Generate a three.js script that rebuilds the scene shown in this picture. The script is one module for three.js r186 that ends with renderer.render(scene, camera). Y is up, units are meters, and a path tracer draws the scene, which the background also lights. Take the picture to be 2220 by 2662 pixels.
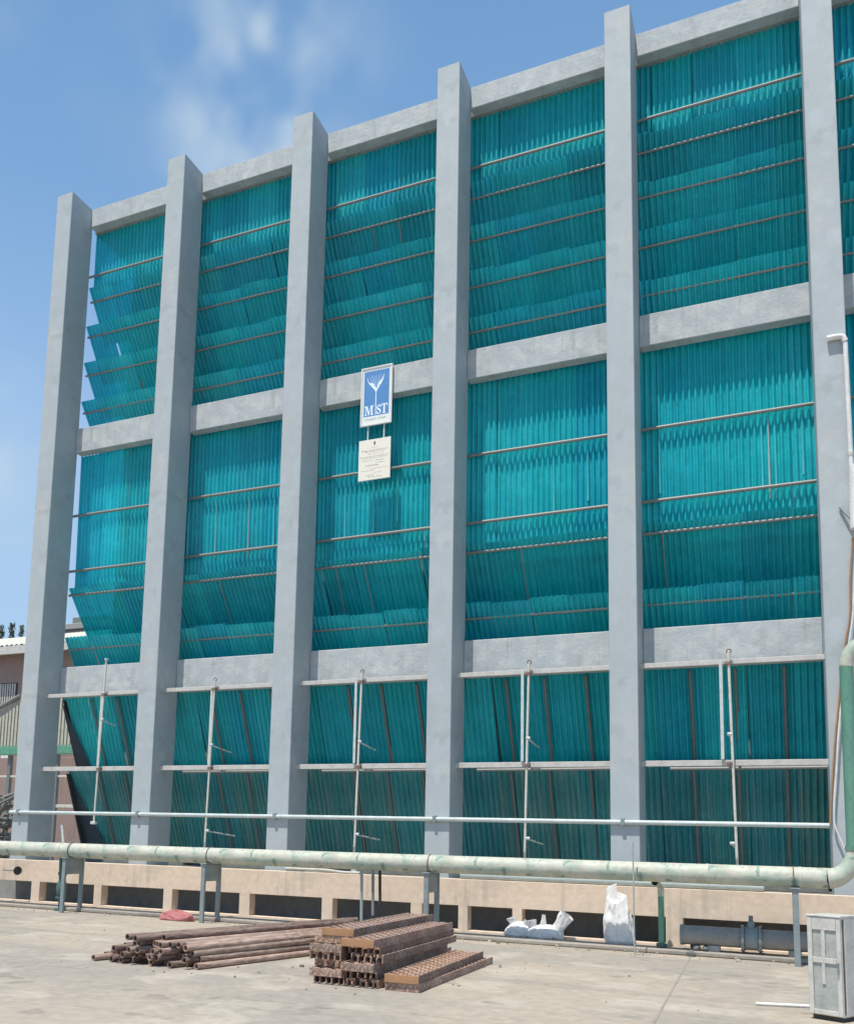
import * as THREE from 'three';
import { mergeGeometries, mergeVertices, toCreasedNormals } from 'three/addons/utils/BufferGeometryUtils.js';

// ---------------------------------------------------------------- camera, sky, sun, exposure
const scene = new THREE.Scene();
const F = 2456.027, CX = 878.713, CY = 1873.613, PW = 2220, PH = 2662;       // lens, in pixels of the photograph
const halfW = PW - CX, halfH = CY;
const camera = new THREE.PerspectiveCamera(2 * Math.atan(halfH / F) * 180 / Math.PI, halfW / halfH, 0.1, 900);
camera.rotation.order = 'YXZ';
camera.position.set(21.730, 1.726, 18.631);
camera.rotation.set(0.12942, 0.44061, 0.02929);
camera.setViewOffset(2 * halfW, 2 * halfH, halfW - CX, 0, PW, PH);
camera.updateMatrixWorld(true);
scene.add(camera);
const SUN = new THREE.Vector3(-0.27, 2.95, 1).normalize();
const renderer = new THREE.WebGLRenderer({ antialias: true });
renderer.toneMapping = THREE.LinearToneMapping;
renderer.toneMappingExposure = 1.12;
renderer.shadowMap.enabled = true;

// seeded noise
let seed = 20771;
const rnd = () => { seed = (seed * 1664525 + 1013904223) >>> 0; return seed / 4294967296; };
const rr = (a, b) => a + (b - a) * rnd();
function hash3(x, y, z) { let h = Math.imul(x, 374761393) ^ Math.imul(y, 668265263) ^ Math.imul(z, 2147483647 ^ 974634777); h = Math.imul(h ^ (h >>> 13), 1274126177); return ((h ^ (h >>> 16)) >>> 0) / 4294967296; }
const sm = (t) => t * t * (3 - 2 * t), lerp = (a, b, t) => a + (b - a) * t, clamp = (v, a = 0, b = 1) => Math.min(b, Math.max(a, v));
const sstep = (a, b, x) => sm(clamp((x - a) / (b - a)));
function vnoise(x, y, z = 0, per = 0) {
  const xi = Math.floor(x), yi = Math.floor(y), zi = Math.floor(z), fx = sm(x - xi), fy = sm(y - yi), fz = sm(z - zi);
  const w = (i) => per ? ((i % per) + per) % per : i;
  const h = (a, b, c) => hash3(w(xi + a), w(yi + b), zi + c);
  const l = (c) => lerp(lerp(h(0, 0, c), h(1, 0, c), fx), lerp(h(0, 1, c), h(1, 1, c), fx), fy);
  return fz === 0 ? l(0) : lerp(l(0), l(1), fz);
}
function fbm(x, y, z = 0, oct = 4, per = 0) {
  let s = 0, a = 0.5, t = 0;
  for (let i = 0; i < oct; i++) { s += a * vnoise(x, y, z + i * 17, per); t += a; x *= 2; y *= 2; if (z % 1) z *= 2; per *= 2; a *= 0.5; }
  return s / t;
}
// sky: clear blue air with thin drifting cloud, the same all round
{
  const W = 1024, H = 512, d = new Float32Array(W * H * 4);
  const stops = [[-90, .30, .32, .33], [0, .42, .58, .76], [12, .37, .55, .78], [24, .285, .465, .73], [36, .185, .35, .61], [55, .12, .26, .50], [90, .085, .205, .43]];
  const dirOf = (u, v) => { const q = new THREE.Vector3((u - CX) / F, -(v - CY) / F, -1).normalize().applyQuaternion(camera.quaternion); return q; };
  const plume = dirOf(660, 300), plume2 = dirOf(-40, 1230), plume3 = dirOf(700, 190);
  for (let j = 0; j < H; j++) for (let i = 0; i < W; i++) {
    const el = ((j + .5) / H - .5) * Math.PI, az = ((i + .5) / W - .5) * 2 * Math.PI;
    const x = Math.cos(el) * Math.cos(az), y = Math.sin(el), z = Math.cos(el) * Math.sin(az), e = el * 180 / Math.PI;
    let k = 0; while (k < stops.length - 2 && e > stops[k + 1][0]) k++;
    const t = clamp((e - stops[k][0]) / (stops[k + 1][0] - stops[k][0]));
    let c = [1, 2, 3].map((n) => lerp(stops[k][n], stops[k + 1][n], t));
    if (y > 0) {
      const n1 = fbm(x * 5 + 9.3, z * 5 + 4.1, y * 7 + .37, 5), n2 = fbm(x * 17 + 3, z * 17 + 2, y * 19 + .61, 5);
      const n3 = fbm(x * 34 + 6, z * 34 + 1, y * 15 + .43, 5);
      let cl = sstep(.58, .88, n1 * .75 + n2 * .3) * .4;
      const near = (p, r) => { const a = Math.acos(clamp(p.x * x + p.y * y + p.z * z, -1, 1)); return Math.exp(-a * a / (r * r)); };
      cl = clamp(cl + near(plume, .075) * sstep(.30, .72, n2 * .7 + n3 * .3) * .95 + near(plume3, .06) * sstep(.34, .72, n3 * .6 + n2 * .4) * .5 + near(plume2, .07) * n2 * .8);
      c = [lerp(c[0], .56, cl), lerp(c[1], .67, cl), lerp(c[2], .74, cl)];
    }
    const o = (j * W + i) * 4; d[o] = c[0]; d[o + 1] = c[1]; d[o + 2] = c[2]; d[o + 3] = 1;
  }
  const sky = new THREE.DataTexture(d, W, H, THREE.RGBAFormat, THREE.FloatType);
  sky.mapping = THREE.EquirectangularReflectionMapping; sky.magFilter = THREE.LinearFilter; sky.minFilter = THREE.LinearFilter; sky.wrapS = THREE.RepeatWrapping; sky.needsUpdate = true;
  scene.background = sky; scene.environment = sky;
}
{
  const sun = new THREE.DirectionalLight(new THREE.Color().setRGB(1, .95, .87), 4.3);
  sun.position.copy(SUN).multiplyScalar(70).add(new THREE.Vector3(13, 0, 0)); sun.target.position.set(13, 6, 0);
  sun.castShadow = true; sun.shadow.radius = 1.2; sun.shadow.mapSize.set(4096, 4096);
  Object.assign(sun.shadow.camera, { left: -45, right: 45, top: 45, bottom: -45, near: 1, far: 180 });
  scene.add(sun, sun.target);
}

// ---------------------------------------------------------------- helpers
const V = (x, y, z) => new THREE.Vector3(x, y, z);
function rayOf(u, v) { return V((u - CX) / F, -(v - CY) / F, -1).applyQuaternion(camera.quaternion); }
const at = (u, v, z) => { const d = rayOf(u, v), t = (z - camera.position.z) / d.z; return d.multiplyScalar(t).add(camera.position); };
const onY = (u, v, y = 0) => { const d = rayOf(u, v), t = (y - camera.position.y) / d.y; return d.multiplyScalar(t).add(camera.position); };
const taken = {};
function numbered(n) { taken[n] = (taken[n] ?? -1) + 1; return taken[n] ? n + '_' + String(taken[n]).padStart(3, '0') : n; }
function thing(name, label, category, pos = [0, 0, 0], turn = 0, group) {
  const o = new THREE.Group(); o.name = numbered(name); o.position.set(...pos); o.rotation.y = turn; scene.add(o);
  o.userData = { label, category }; if (group) o.userData.group = group; return o;
}
function part(name, geo, mat, parent) { const m = new THREE.Mesh(geo, mat); m.name = name; parent.add(m); return m; }
function solo(name, geo, mat, label, category, group, pos, turn) {
  const m = new THREE.Mesh(geo, mat); m.name = numbered(name); scene.add(m); m.userData = { label, category }; if (group) m.userData.group = group;
  if (pos) m.position.set(...pos); if (turn) m.rotation.y = turn; return m;
}
function struct(name, geo, mat) { const m = new THREE.Mesh(geo, mat); m.name = numbered(name); m.userData = { kind: 'structure' }; scene.add(m); return m; }
function uvM(g, ox = 0, oy = 0) {                 // uv in metres, by the way each face points
  g = g.index ? g.toNonIndexed() : g; g.computeVertexNormals();
  const p = g.attributes.position, n = g.attributes.normal, uv = new Float32Array(p.count * 2);
  for (let i = 0; i < p.count; i += 3) {
    const nx = Math.abs(n.getX(i) + n.getX(i + 1) + n.getX(i + 2)), ny = Math.abs(n.getY(i) + n.getY(i + 1) + n.getY(i + 2)), nz = Math.abs(n.getZ(i) + n.getZ(i + 1) + n.getZ(i + 2));
    for (let k = i; k < i + 3; k++) {
      const x = p.getX(k) + ox, y = p.getY(k) + oy, z = p.getZ(k) + ox * .37;
      const [a, b] = ny >= nx && ny >= nz ? [x, z] : nx >= nz ? [z, y] : [x, y];
      uv[k * 2] = a; uv[k * 2 + 1] = b;
    }
  }
  g.setAttribute('uv', new THREE.BufferAttribute(uv, 2)); return g;
}
function box(x0, x1, y0, y1, z0, z1, c = 0.012, ox = 0) {   // chamfered block between two corners
  const w = x1 - x0, h = y1 - y0, d = z1 - z0; c = Math.min(c, w * .3, h * .3, d * .3);
  const s = new THREE.Shape([new THREE.Vector2(-w / 2 + c, -h / 2 + c), new THREE.Vector2(w / 2 - c, -h / 2 + c), new THREE.Vector2(w / 2 - c, h / 2 - c), new THREE.Vector2(-w / 2 + c, h / 2 - c)]);
  const g = new THREE.ExtrudeGeometry(s, { depth: d - 2 * c, bevelEnabled: true, bevelSize: c, bevelThickness: c, bevelSegments: 1, steps: 1 });
  g.translate((x0 + x1) / 2, (y0 + y1) / 2, z0 + c); return uvM(g, ox);
}
function rod(a, b, r, seg = 12, r2 = r, caps = true) {
  const d = V(0, 0, 0).subVectors(b, a), L = d.length(), g = new THREE.CylinderGeometry(r2, r, L, seg, 1, !caps);
  const uv = g.attributes.uv; for (let i = 0; i < uv.count; i++) uv.setXY(i, uv.getX(i) * 6.283 * r, uv.getY(i) * L);
  g.applyQuaternion(new THREE.Quaternion().setFromUnitVectors(V(0, 1, 0), d.clone().normalize())); g.translate((a.x + b.x) / 2, (a.y + b.y) / 2, (a.z + b.z) / 2); return g;
}
function tube(pts, r, seg = 24, rad = 10) {
  const g = new THREE.TubeGeometry(new THREE.CatmullRomCurve3(pts, false, 'centripetal'), seg, r, rad, false);
  const uv = g.attributes.uv; let L = 0; for (let i = 1; i < pts.length; i++) L += pts[i].distanceTo(pts[i - 1]);
  for (let i = 0; i < uv.count; i++) uv.setXY(i, uv.getX(i) * L, uv.getY(i) * 6.283 * r); return g;
}
const merge = (l) => mergeGeometries(l.map((g) => { g = g.index ? g.toNonIndexed() : g; if (!g.attributes.uv) g.setAttribute('uv', new THREE.BufferAttribute(new Float32Array(g.attributes.position.count * 2), 2)); for (const k of Object.keys(g.attributes)) if (!['position', 'normal', 'uv'].includes(k)) g.deleteAttribute(k); return g; }));

// textures: base tone times a field, in sRGB bytes
const s8 = (v) => 255 * (v <= .0031308 ? 12.92 * v : 1.055 * Math.pow(v, 1 / 2.4) - .055);
function tex(n, metres, fn, srgb = true) {
  const d = new Uint8Array(n * n * 4);
  for (let j = 0; j < n; j++) for (let i = 0; i < n; i++) { const c = fn(i / n, j / n), o = (j * n + i) * 4; for (let k = 0; k < 3; k++) d[o + k] = clamp(srgb ? s8(c[k]) : c[k] * 255, 0, 255); d[o + 3] = 255; }
  const t = new THREE.DataTexture(d, n, n, THREE.RGBAFormat); t.wrapS = t.wrapT = THREE.RepeatWrapping; t.magFilter = THREE.LinearFilter; t.minFilter = THREE.LinearMipmapLinearFilter; t.generateMipmaps = true; t.anisotropy = 8;
  if (srgb) t.colorSpace = THREE.SRGBColorSpace; t.repeat.set(1 / metres, 1 / metres); t.needsUpdate = true; return t;
}
const mix3 = (a, b, t) => [lerp(a[0], b[0], t), lerp(a[1], b[1], t), lerp(a[2], b[2], t)], mul3 = (a, s) => [a[0] * s, a[1] * s, a[2] * s];
const std = (o) => new THREE.MeshStandardMaterial(o);
const lin = (r, g, b) => new THREE.Color().setRGB(r, g, b);

const T = {};
// rough grey paint over concrete: trowel patches, hairline cracks, pour lines, chalky spots
const cracks = []; for (let i = 0; i < 9; i++) cracks.push([rnd(), rnd(), rr(.02, .09), rr(-.25, .25)]);
function concreteField(u, v) {
  const a = fbm(u * 6, v * 6, 0, 5, 6), b = fbm(u * 24, v * 24, 5, 4, 24), c = fbm(u * 90, v * 90, 9, 3, 90), st = fbm(u * 40, v * 3, 13, 3, 0);
  let s = .86 + .22 * (a - .5) + .16 * (b - .5) + .16 * (c - .5) + .08 * (st - .5);
  s += .14 * sstep(.58, .74, fbm(u * 12 + 3, v * 12 + 1, 21, 4, 12)) + .10 * sstep(.62, .8, b);
  s -= .20 * sstep(.67, .8, fbm(u * 16 + 3, v * 16 + 8, 31, 4, 16));
  { const w = u; u = v; v = w; for (const [cu, cv, len, sl] of cracks.slice(0, 4)) { const du = u - cu; if (Math.abs(du) < len) { const dv = Math.abs(v - cv - du * sl * .3 - .004 * (fbm(u * 60, cv * 9, 61, 3) - .5)); s -= .3 * Math.max(0, 1 - dv / .0014) * vnoise(u * 70, cv * 40); } } v = u; u = w; }
  for (const [cu, cv, len, sl] of cracks) { const du = u - cu; if (Math.abs(du) < len) { const dv = Math.abs(v - cv - du * sl - .006 * (fbm(u * 60, cv * 9, 41, 3) - .5)); s -= .34 * Math.max(0, 1 - dv / .0016) * vnoise(u * 70, cv * 40); } }
  return s;
}
T.paint = tex(768, 5, (u, v) => { const s = concreteField(u, v), w = sstep(.55, .8, fbm(u * 9, v * 9, 51, 4, 9)); return mul3(mix3([.455, .50, .515], [.49, .515, .505], w), .58 + .42 * s); });
T.paintBeam = tex(640, 4, (u, v) => { const s = concreteField(v, u), w = sstep(.42, .72, fbm(u * 22, v * 22, 57, 6, 22)), dr = sstep(.62, .8, fbm(u * 60, v * 4, 63, 3)); return mul3(mix3(mix3([.475, .515, .525], [.60, .61, .585], w * .6), [.40, .40, .36], dr * .4), .50 + .50 * s); });
T.paintBump = tex(512, 2.5, (u, v) => { const h = .5 + .5 * (fbm(u * 10, v * 10, 2, 4, 10) - .5) + .4 * (fbm(u * 60, v * 60, 3, 3, 60) - .5); return [h, h, h]; }, false);
// basin wall: cream wash with drips, scuffs and damp at pier feet
T.cream = tex(640, 4, (u, v) => {
  const a = fbm(u * 7, v * 7, 1, 5, 7), b = fbm(u * 50, v * 50, 2, 3, 50), dr = fbm(u * 48, v * 2.2, 6, 4);
  const dirt = sstep(.58, .78, dr) * .5 + sstep(.62, .8, a) * .35;
  return mul3(mix3([.80, .645, .50], [.56, .48, .40], dirt), .94 + .2 * (b - .5));
});
// ground: sun-bleached concrete with dust, tyre scuffs, stains
const gcr = []; for (let i = 0; i < 7; i++) gcr.push([rnd(), rnd(), rr(.06, .2), rr(-.6, .6)]);
T.ground = tex(1024, 14, (u, v) => {
  const a = fbm(u * 5, v * 5, 3, 5, 5), b = fbm(u * 20, v * 20, 7, 4, 20), c = fbm(u * 160, v * 160, 11, 2, 160), st = fbm(u * 5 + .8 * b, v * 34, 15, 4, 0);
  let col = mix3([.43, .375, .31], [.355, .325, .285], sstep(.42, .62, a));
  col = mix3(col, [.50, .45, .385], sstep(.55, .75, b) * .7);
  col = mix3(col, [.29, .27, .24], sstep(.60, .72, st) * .42);
  col = mix3(col, [.22, .20, .18], sstep(.70, .8, fbm(u * 30, v * 30, 23, 4, 30)) * .5);
  for (const [cu, cv, len, sl] of gcr) { const du = u - cu; if (Math.abs(du) < len) { const dv = Math.abs(v - cv - du * sl - .02 * (fbm(u * 26, cv * 9, 71, 4) - .5)); if (dv < .0011) col = mul3(col, lerp(.55, 1, dv / .0011)); } }
  return mul3(col, .93 + .26 * (c - .5));
});
T.groundBump = tex(512, 3, (u, v) => { const h = .5 + .5 * (fbm(u * 12, v * 12, 2, 5, 12) - .5); return [h, h, h]; }, false);
// fibreglass: long water streaks and mottled weathering
T.frp = tex(768, 2.6, (u, v) => {
  const st = fbm(u * 70, v * 3, 4, 4), a = fbm(u * 5, v * 5, 8, 4, 5), c = fbm(u * 46, v * 46, 12, 3, 46), wd = fbm(u * 18, v * 1.5, 27, 3);
  let k = mix3([.008, .54, .645], [.016, .655, .755], sstep(.3, .7, st * .6 + a * .4));
  k = mix3(k, [.07, .68, .74], sstep(.60, .80, fbm(u * 90, v * 2, 19, 3)) * .4 + sstep(.62, .78, wd) * .2);      // chalky scale
  k = mix3(k, [.02, .38, .44], sstep(.64, .82, fbm(u * 40 + 5, v * 4, 33, 4)) * .4);                               // grime runs
  return mul3(k, .93 + .25 * (c - .5));
});
T.rust = tex(512, 1.2, (u, v) => {
  const a = fbm(u * 8, v * 8, 1, 5, 8), b = fbm(u * 50, v * 50, 4, 3, 50);
  let c = mix3([.26, .165, .125], [.40, .285, .225], sstep(.35, .65, a)); c = mix3(c, [.46, .37, .31], sstep(.5, .7, b) * .7); return mul3(c, .85 + .5 * (b - .5));
});
T.oldWhite = tex(640, 2.4, (u, v) => {                     // flaking white over green on the main
  const a = fbm(u * 7, v * 9, 1, 5), b = fbm(u * 40, v * 40, 4, 3, 40);
  let c = mix3([.56, .57, .47], [.42, .50, .41], sstep(.48, .66, a)); c = mix3(c, [.20, .30, .25], sstep(.63, .74, fbm(u * 16, v * 22, 9, 4)) * .9); c = mix3(c, [.50, .42, .32], sstep(.62, .78, fbm(u * 20 + 7, v * 20, 14, 4)) * .6);
  return mul3(c, .92 + .25 * (b - .5));
});
T.flake = tex(512, .8, (u, v) => { const a = fbm(u * 8, v * 8, 2, 5, 8), b = fbm(u * 30, v * 30, 5, 3, 30); return mix3(mul3([.72, .68, .60], .9 + .3 * (b - .5)), [.30, .17, .10], sstep(.64, .74, a) * .8); });
T.grain = tex(256, 1, (u, v) => { const s = .9 + .35 * (fbm(u * 9, v * 9, 3, 4, 9) - .5) + .25 * (fbm(u * 60, v * 60, 4, 2, 60) - .5); return [s, s, s]; });

const M = {
  paint: std({ map: T.paint, bumpMap: T.paintBump, bumpScale: .003, roughness: .7 }),
  paintBeam: std({ map: T.paintBeam, bumpMap: T.paintBump, bumpScale: .010, roughness: .75 }),
  cream: std({ map: T.cream, bumpMap: T.paintBump, bumpScale: .004, roughness: .85 }),
  ground: std({ map: T.ground, color: lin(1.01, .985, .94), bumpMap: T.groundBump, bumpScale: .012, roughness: .9 }),
  apron: std({ map: T.ground, color: lin(.88, .90, .92), bumpMap: T.groundBump, bumpScale: .012, roughness: .9 }),
  fillPack: std({ map: T.grain, color: lin(.30, .30, .28), roughness: .95 }),
  concrete: std({ map: T.grain, color: lin(.38, .38, .36), roughness: .9 }),
  purlin: std({ map: T.flake, color: lin(.42, .45, .48), roughness: .55, metalness: .15 }),
  rib: std({ map: T.grain, color: lin(.20, .215, .205), roughness: .75 }),
  rail: std({ map: T.grain, color: lin(.60, .58, .54), roughness: .6 }),
  railPale: std({ map: T.grain, color: lin(.60, .66, .64), roughness: .5 }),
  flaky: std({ map: T.flake, roughness: .7 }),
  main: std({ map: T.oldWhite, roughness: .6 }),
  green: std({ map: T.grain, color: lin(.13, .35, .24), roughness: .5 }),
  riser: std({ map: T.grain, color: lin(.13, .31, .225), roughness: .55 }),
  greenDark: std({ map: T.grain, color: lin(.07, .15, .135), roughness: .6 }),
  steel: std({ map: T.grain, color: lin(.27, .32, .325), roughness: .55, metalness: .1 }),
  steelPale: std({ map: T.grain, color: lin(.40, .47, .46), roughness: .55 }),
  grey: std({ map: T.grain, color: lin(.30, .295, .28), roughness: .6 }),
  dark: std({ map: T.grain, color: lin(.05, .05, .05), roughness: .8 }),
  rustA: std({ map: T.rust, roughness: .85 }), rustB: std({ map: T.rust, color: lin(.72, .70, .72), roughness: .85 }), rustC: std({ map: T.rust, color: lin(1.25, 1.2, 1.2), roughness: .85 }),
  rustTan: std({ map: T.rust, color: lin(1.55, 1.4, 1.25), roughness: .85 }),
  orange: std({ map: T.grain, color: lin(.46, .25, .13), roughness: .85 }),
  white: std({ map: T.grain, color: lin(.80, .79, .76), roughness: .6 }),
  sack: new THREE.MeshPhysicalMaterial({ map: T.grain, color: lin(.95, .94, .92), roughness: .42, transmission: .12, thickness: 0, side: THREE.DoubleSide }),
  pink: std({ map: T.grain, color: lin(.50, .19, .19), roughness: .95 }),
  beige: std({ map: T.grain, color: lin(.64, .62, .56), roughness: .5 }),
  mauve: std({ map: T.cream, color: lin(.42, .38, .44), roughness: .9 }),
};
const teal = [[1, 1, 1], [.8, .93, 1], [1.1, 1.06, 1], [.9, .98, .94], [1, .88, .90], [1.6, 1.10, 1.05]].map(([r, g, b]) =>
  new THREE.MeshPhysicalMaterial({ map: T.frp, color: lin(r, g, b), roughness: .38, transmission: .28, thickness: 0, side: THREE.DoubleSide, specularIntensity: .7, clearcoat: .4, clearcoatRoughness: .38 }));
const tealDirty = [[7, .70, .62], [6, .64, .60], [9, .66, .56]].map(([r, g, b]) =>
  new THREE.MeshPhysicalMaterial({ map: T.frp, color: lin(r, g, b), roughness: .6, transmission: .25, thickness: 0, side: THREE.DoubleSide, specularIntensity: .5 }));

// ---------------------------------------------------------------- ground
{
  const g = new THREE.PlaneGeometry(700, 700, 1, 1); g.rotateX(-Math.PI / 2); struct('ground', uvM(g), M.ground);
  for (const [x0, z0, x1, z1] of [[20.25, 1.2, 20.6, 12]]) { const d = V(x1 - x0, 0, z1 - z0), n = V(-d.z, 0, d.x).normalize().multiplyScalar(.012), q = new THREE.BufferGeometry(); q.setAttribute('position', new THREE.Float32BufferAttribute([x0 - n.x, .004, z0 - n.z, x1 - n.x, .004, z1 - n.z, x1 + n.x, .004, z1 + n.z, x0 - n.x, .004, z0 - n.z, x1 + n.x, .004, z1 + n.z, x0 + n.x, .004, z0 + n.z], 3)); q.computeVertexNormals(); const m = struct('pavement_joint', uvM(q), std({ map: T.grain, color: lin(.335, .31, .275), roughness: .95, side: THREE.DoubleSide })); }
  struct('pavement', box(-2, 40, 0.002, .085, .46, 1.12, .02), M.apron);
}

// ---------------------------------------------------------------- cooling tower
const SP = 3.75, CWID = .536, COLX = (i) => SP * i, H = 19.57, BZ = -.815, CB = -.90;
const tower = thing('cooling_tower', 'tall grey concrete cooling tower with bays of teal corrugated louvres', 'tower');
for (let i = 1; i <= 7; i++) part('column', box(COLX(i), COLX(i) + CWID, 1.04, H, CB, 0, .012, i * 1.71), M.paint, tower);
const beams = [[19.005, 19.56], [12.244, 12.945], [5.40, 6.201]];
for (let i = 1; i <= 6; i++) for (const [k, [y0, y1]] of beams.entries()) part('beam', box(COLX(i) + CWID + .002, COLX(i + 1) - .002, y0, y1, -1.09, BZ, .012, i * 2.3 + k * 1.13), M.paintBeam, tower);
part('roof_slab', box(4.2, 26.6, 19.02, 19.3, -6, -1.1), M.concrete, tower);
part('fill_wall', box(4.35, 26.6, 1.06, 19.0, -2.9, -2.75), M.fillPack, tower);
part('back_wall', box(4.35, 26.6, 1.06, 19.0, -6.1, -5.9), M.concrete, tower);
part('basin_deck', box(3.4, 26.7, .95, 1.038, -3.2, .2), M.concrete, tower);

// corrugated sheets: one shared shape per row, each sheet its own mesh
const X0 = COLX(1) + CWID - .13, NS = 26, SW = (COLX(7) + .14 - X0) / NS, PITCH = SW / 7;
function sheetGeo(y0, z0, y1, z1, width = SW - .014, depth = .066) {
  const len = Math.hypot(y1 - y0, z1 - z0), rows = 3, cols = Math.round(width / PITCH * 10), pos = [], uv = [], idx = [];
  const dy = (y1 - y0) / len, dz = (z1 - z0) / len, ny = -dz, nz = dy;                // normal in the yz plane
  const s = nz > 0 ? 1 : -1;
  for (let j = 0; j <= rows; j++) for (let i = 0; i <= cols; i++) {
    const x = (i / cols - .5) * width, t = j / rows * len, h = s * depth * .5 * Math.cos(x / PITCH * 2 * Math.PI);
    pos.push(x, dy * t + ny * h, dz * t + nz * h); uv.push(x, -t);
  }
  for (let j = 0; j < rows; j++) for (let i = 0; i < cols; i++) { const a = j * (cols + 1) + i, b = a + 1, c = a + cols + 1, d = c + 1; idx.push(a, c, b, b, c, d); }
  const g = new THREE.BufferGeometry(); g.setAttribute('position', new THREE.Float32BufferAttribute(pos, 3)); g.setAttribute('uv', new THREE.Float32BufferAttribute(uv, 2)); g.setIndex(idx); g.computeVertexNormals(); return g;
}
// rows: top y, top z, bottom y, bottom z
const rowsUpper = [[19.06, -1.195, 17.33, -1.225], [17.36, -1.13, 16.02, -1.95], [16.20, -1.12, 14.85, -2.10], [15.06, -1.12, 13.75, -2.10], [13.90, -1.12, 12.70, -2.0]];
const rowsMid = [[12.30, -1.185, 8.47, -1.265], [8.50, -1.13, 7.15, -2.10], [7.09, -1.10, 5.9, -1.95]];
const rowsLow = [[5.52, -1.14, 3.52, -2.02], [3.50, -1.64, 1.10, -2.66]];
const allRows = [...rowsUpper.map((r) => [r, teal]), ...rowsMid.map((r) => [r, teal]), [rowsLow[0], teal], [rowsLow[1], tealDirty]];
for (const [r, mats] of allRows) {
  const geos = [sheetGeo(...r), sheetGeo(...r, SW + .04)];
  for (let k = 0; k < NS; k++) {
    const flat = Math.abs(r[3] - r[1]) < .2, x = X0 + SW * (k + .5) - (flat ? 0 : .09);
    if (x > COLX(6) + .6 && r[0] < 6) continue;
    const lap = rnd() < .4, m = part('corrugated_sheet', geos[lap ? 1 : 0], mats[Math.floor(rnd() * mats.length)], tower);
    m.position.set(x, r[0] + (flat ? rr(-.012, .012) : rr(-.035, .035)), r[1] + (k % 2) * .007 + rr(-.005, .005)); m.rotation.x = flat ? rr(-.003, .003) : rr(-.018, .018); m.rotation.z = flat ? rr(-.004, .004) : rr(-.006, .006); m.scale.z = rr(.9, 1.08);
  }
}
// horizontal purlin pipes in front of the sheets
const purlins = [[17.70, -1.125, .034], [17.03, -1.295, .03], [15.93, -1.275, .03], [14.77, -1.295, .03], [13.64, -1.295, .03], [10.55, -1.125, .036], [8.98, -1.155, .036], [8.31, -1.22, .034], [6.80, -1.30, .03]];
for (let b = 1; b <= 6; b++) for (const [y, z, r] of purlins) part('purlin_pipe', rod(V(COLX(b) + .3, y + rr(-.012, .012), z), V(COLX(b + 1) + .24, y + rr(-.012, .012), z), r, 10), M.purlin, tower);
// straps lying on the sloping middle louvres
for (const [x, y0, z0, y1, z1] of [[8.95, 8.28, -1.22, 7.28, -1.93], [12.2, 8.28, -1.22, 7.25, -1.93], [12.95, 8.28, -1.22, 7.25, -1.93], [16.7, 8.28, -1.22, 7.25, -1.93], [19.65, 8.28, -1.22, 7.25, -1.93], [12.9, 16.95, -1.32, 16.3, -1.72], [13.6, 16.95, -1.32, 16.3, -1.72]])
  part('strap', rod(V(x, y0, z0 + .06), V(x, y1, z1 + .06), .014, 8), M.purlin, tower);
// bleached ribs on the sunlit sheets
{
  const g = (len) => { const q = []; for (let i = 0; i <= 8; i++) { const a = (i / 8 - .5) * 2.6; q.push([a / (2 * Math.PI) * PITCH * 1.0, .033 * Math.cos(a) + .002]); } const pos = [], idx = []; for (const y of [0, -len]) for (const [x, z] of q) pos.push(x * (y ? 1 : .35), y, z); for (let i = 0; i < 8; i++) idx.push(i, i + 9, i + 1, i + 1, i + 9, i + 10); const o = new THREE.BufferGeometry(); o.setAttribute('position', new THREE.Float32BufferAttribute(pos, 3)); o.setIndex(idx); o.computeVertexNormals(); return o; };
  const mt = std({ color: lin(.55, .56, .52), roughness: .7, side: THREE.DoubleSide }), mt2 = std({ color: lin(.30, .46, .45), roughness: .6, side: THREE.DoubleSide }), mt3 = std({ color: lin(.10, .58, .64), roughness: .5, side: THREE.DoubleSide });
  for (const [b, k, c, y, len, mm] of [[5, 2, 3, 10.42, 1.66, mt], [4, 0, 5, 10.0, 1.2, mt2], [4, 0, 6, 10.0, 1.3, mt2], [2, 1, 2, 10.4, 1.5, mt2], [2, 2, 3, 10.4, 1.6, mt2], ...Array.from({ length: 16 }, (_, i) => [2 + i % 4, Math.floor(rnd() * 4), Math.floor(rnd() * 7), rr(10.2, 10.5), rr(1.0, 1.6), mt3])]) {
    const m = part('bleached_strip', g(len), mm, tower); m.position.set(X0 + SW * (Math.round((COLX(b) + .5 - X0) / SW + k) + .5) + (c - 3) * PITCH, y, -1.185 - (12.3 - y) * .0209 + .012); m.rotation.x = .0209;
  }
}
// bottom storey: brown battens on the sloping sheets, kick beams, rails
for (let b = 1; b <= 5; b++) {
  for (const f of [.27, .53, .80]) {
    const x = COLX(b) + CWID + f * (SP - CWID) - .02;
    part('batten', rod(V(x, 5.36, -1.13), V(x, 3.56, -1.93), .036, 4), M.rib, tower);
    part('batten', rod(V(x, 3.42, -1.61), V(x, 1.16, -2.575), .036, 4), M.rib, tower);
  }
  part('sill_beam', box(COLX(b) + CWID, COLX(b + 1), 3.40, 3.60, -2.2, -1.9, .01), M.rib, tower);
  part('sill_beam', box(COLX(b) + CWID, COLX(b + 1), 1.045, 1.25, -2.74, -2.3, .01), M.rib, tower);
  part('tie_rail', box(COLX(b) + CWID - .004, COLX(b + 1) + .004, 5.30, 5.395, -.42, -.33, .006, b), M.rail, tower);
  part('tie_rail', box(COLX(b) + CWID - .004, COLX(b + 1) + .004, 3.375, 3.485, -.42, -.33, .006, b * 3), M.rail, tower);
  if (b > 1) part('inner_pipe', rod(V(COLX(b) + CWID + rr(.3, .5), 3.36, -.72), V(COLX(b + 1) + .1, 3.37, -.72), .03, 8), M.purlin, tower);
}
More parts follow.
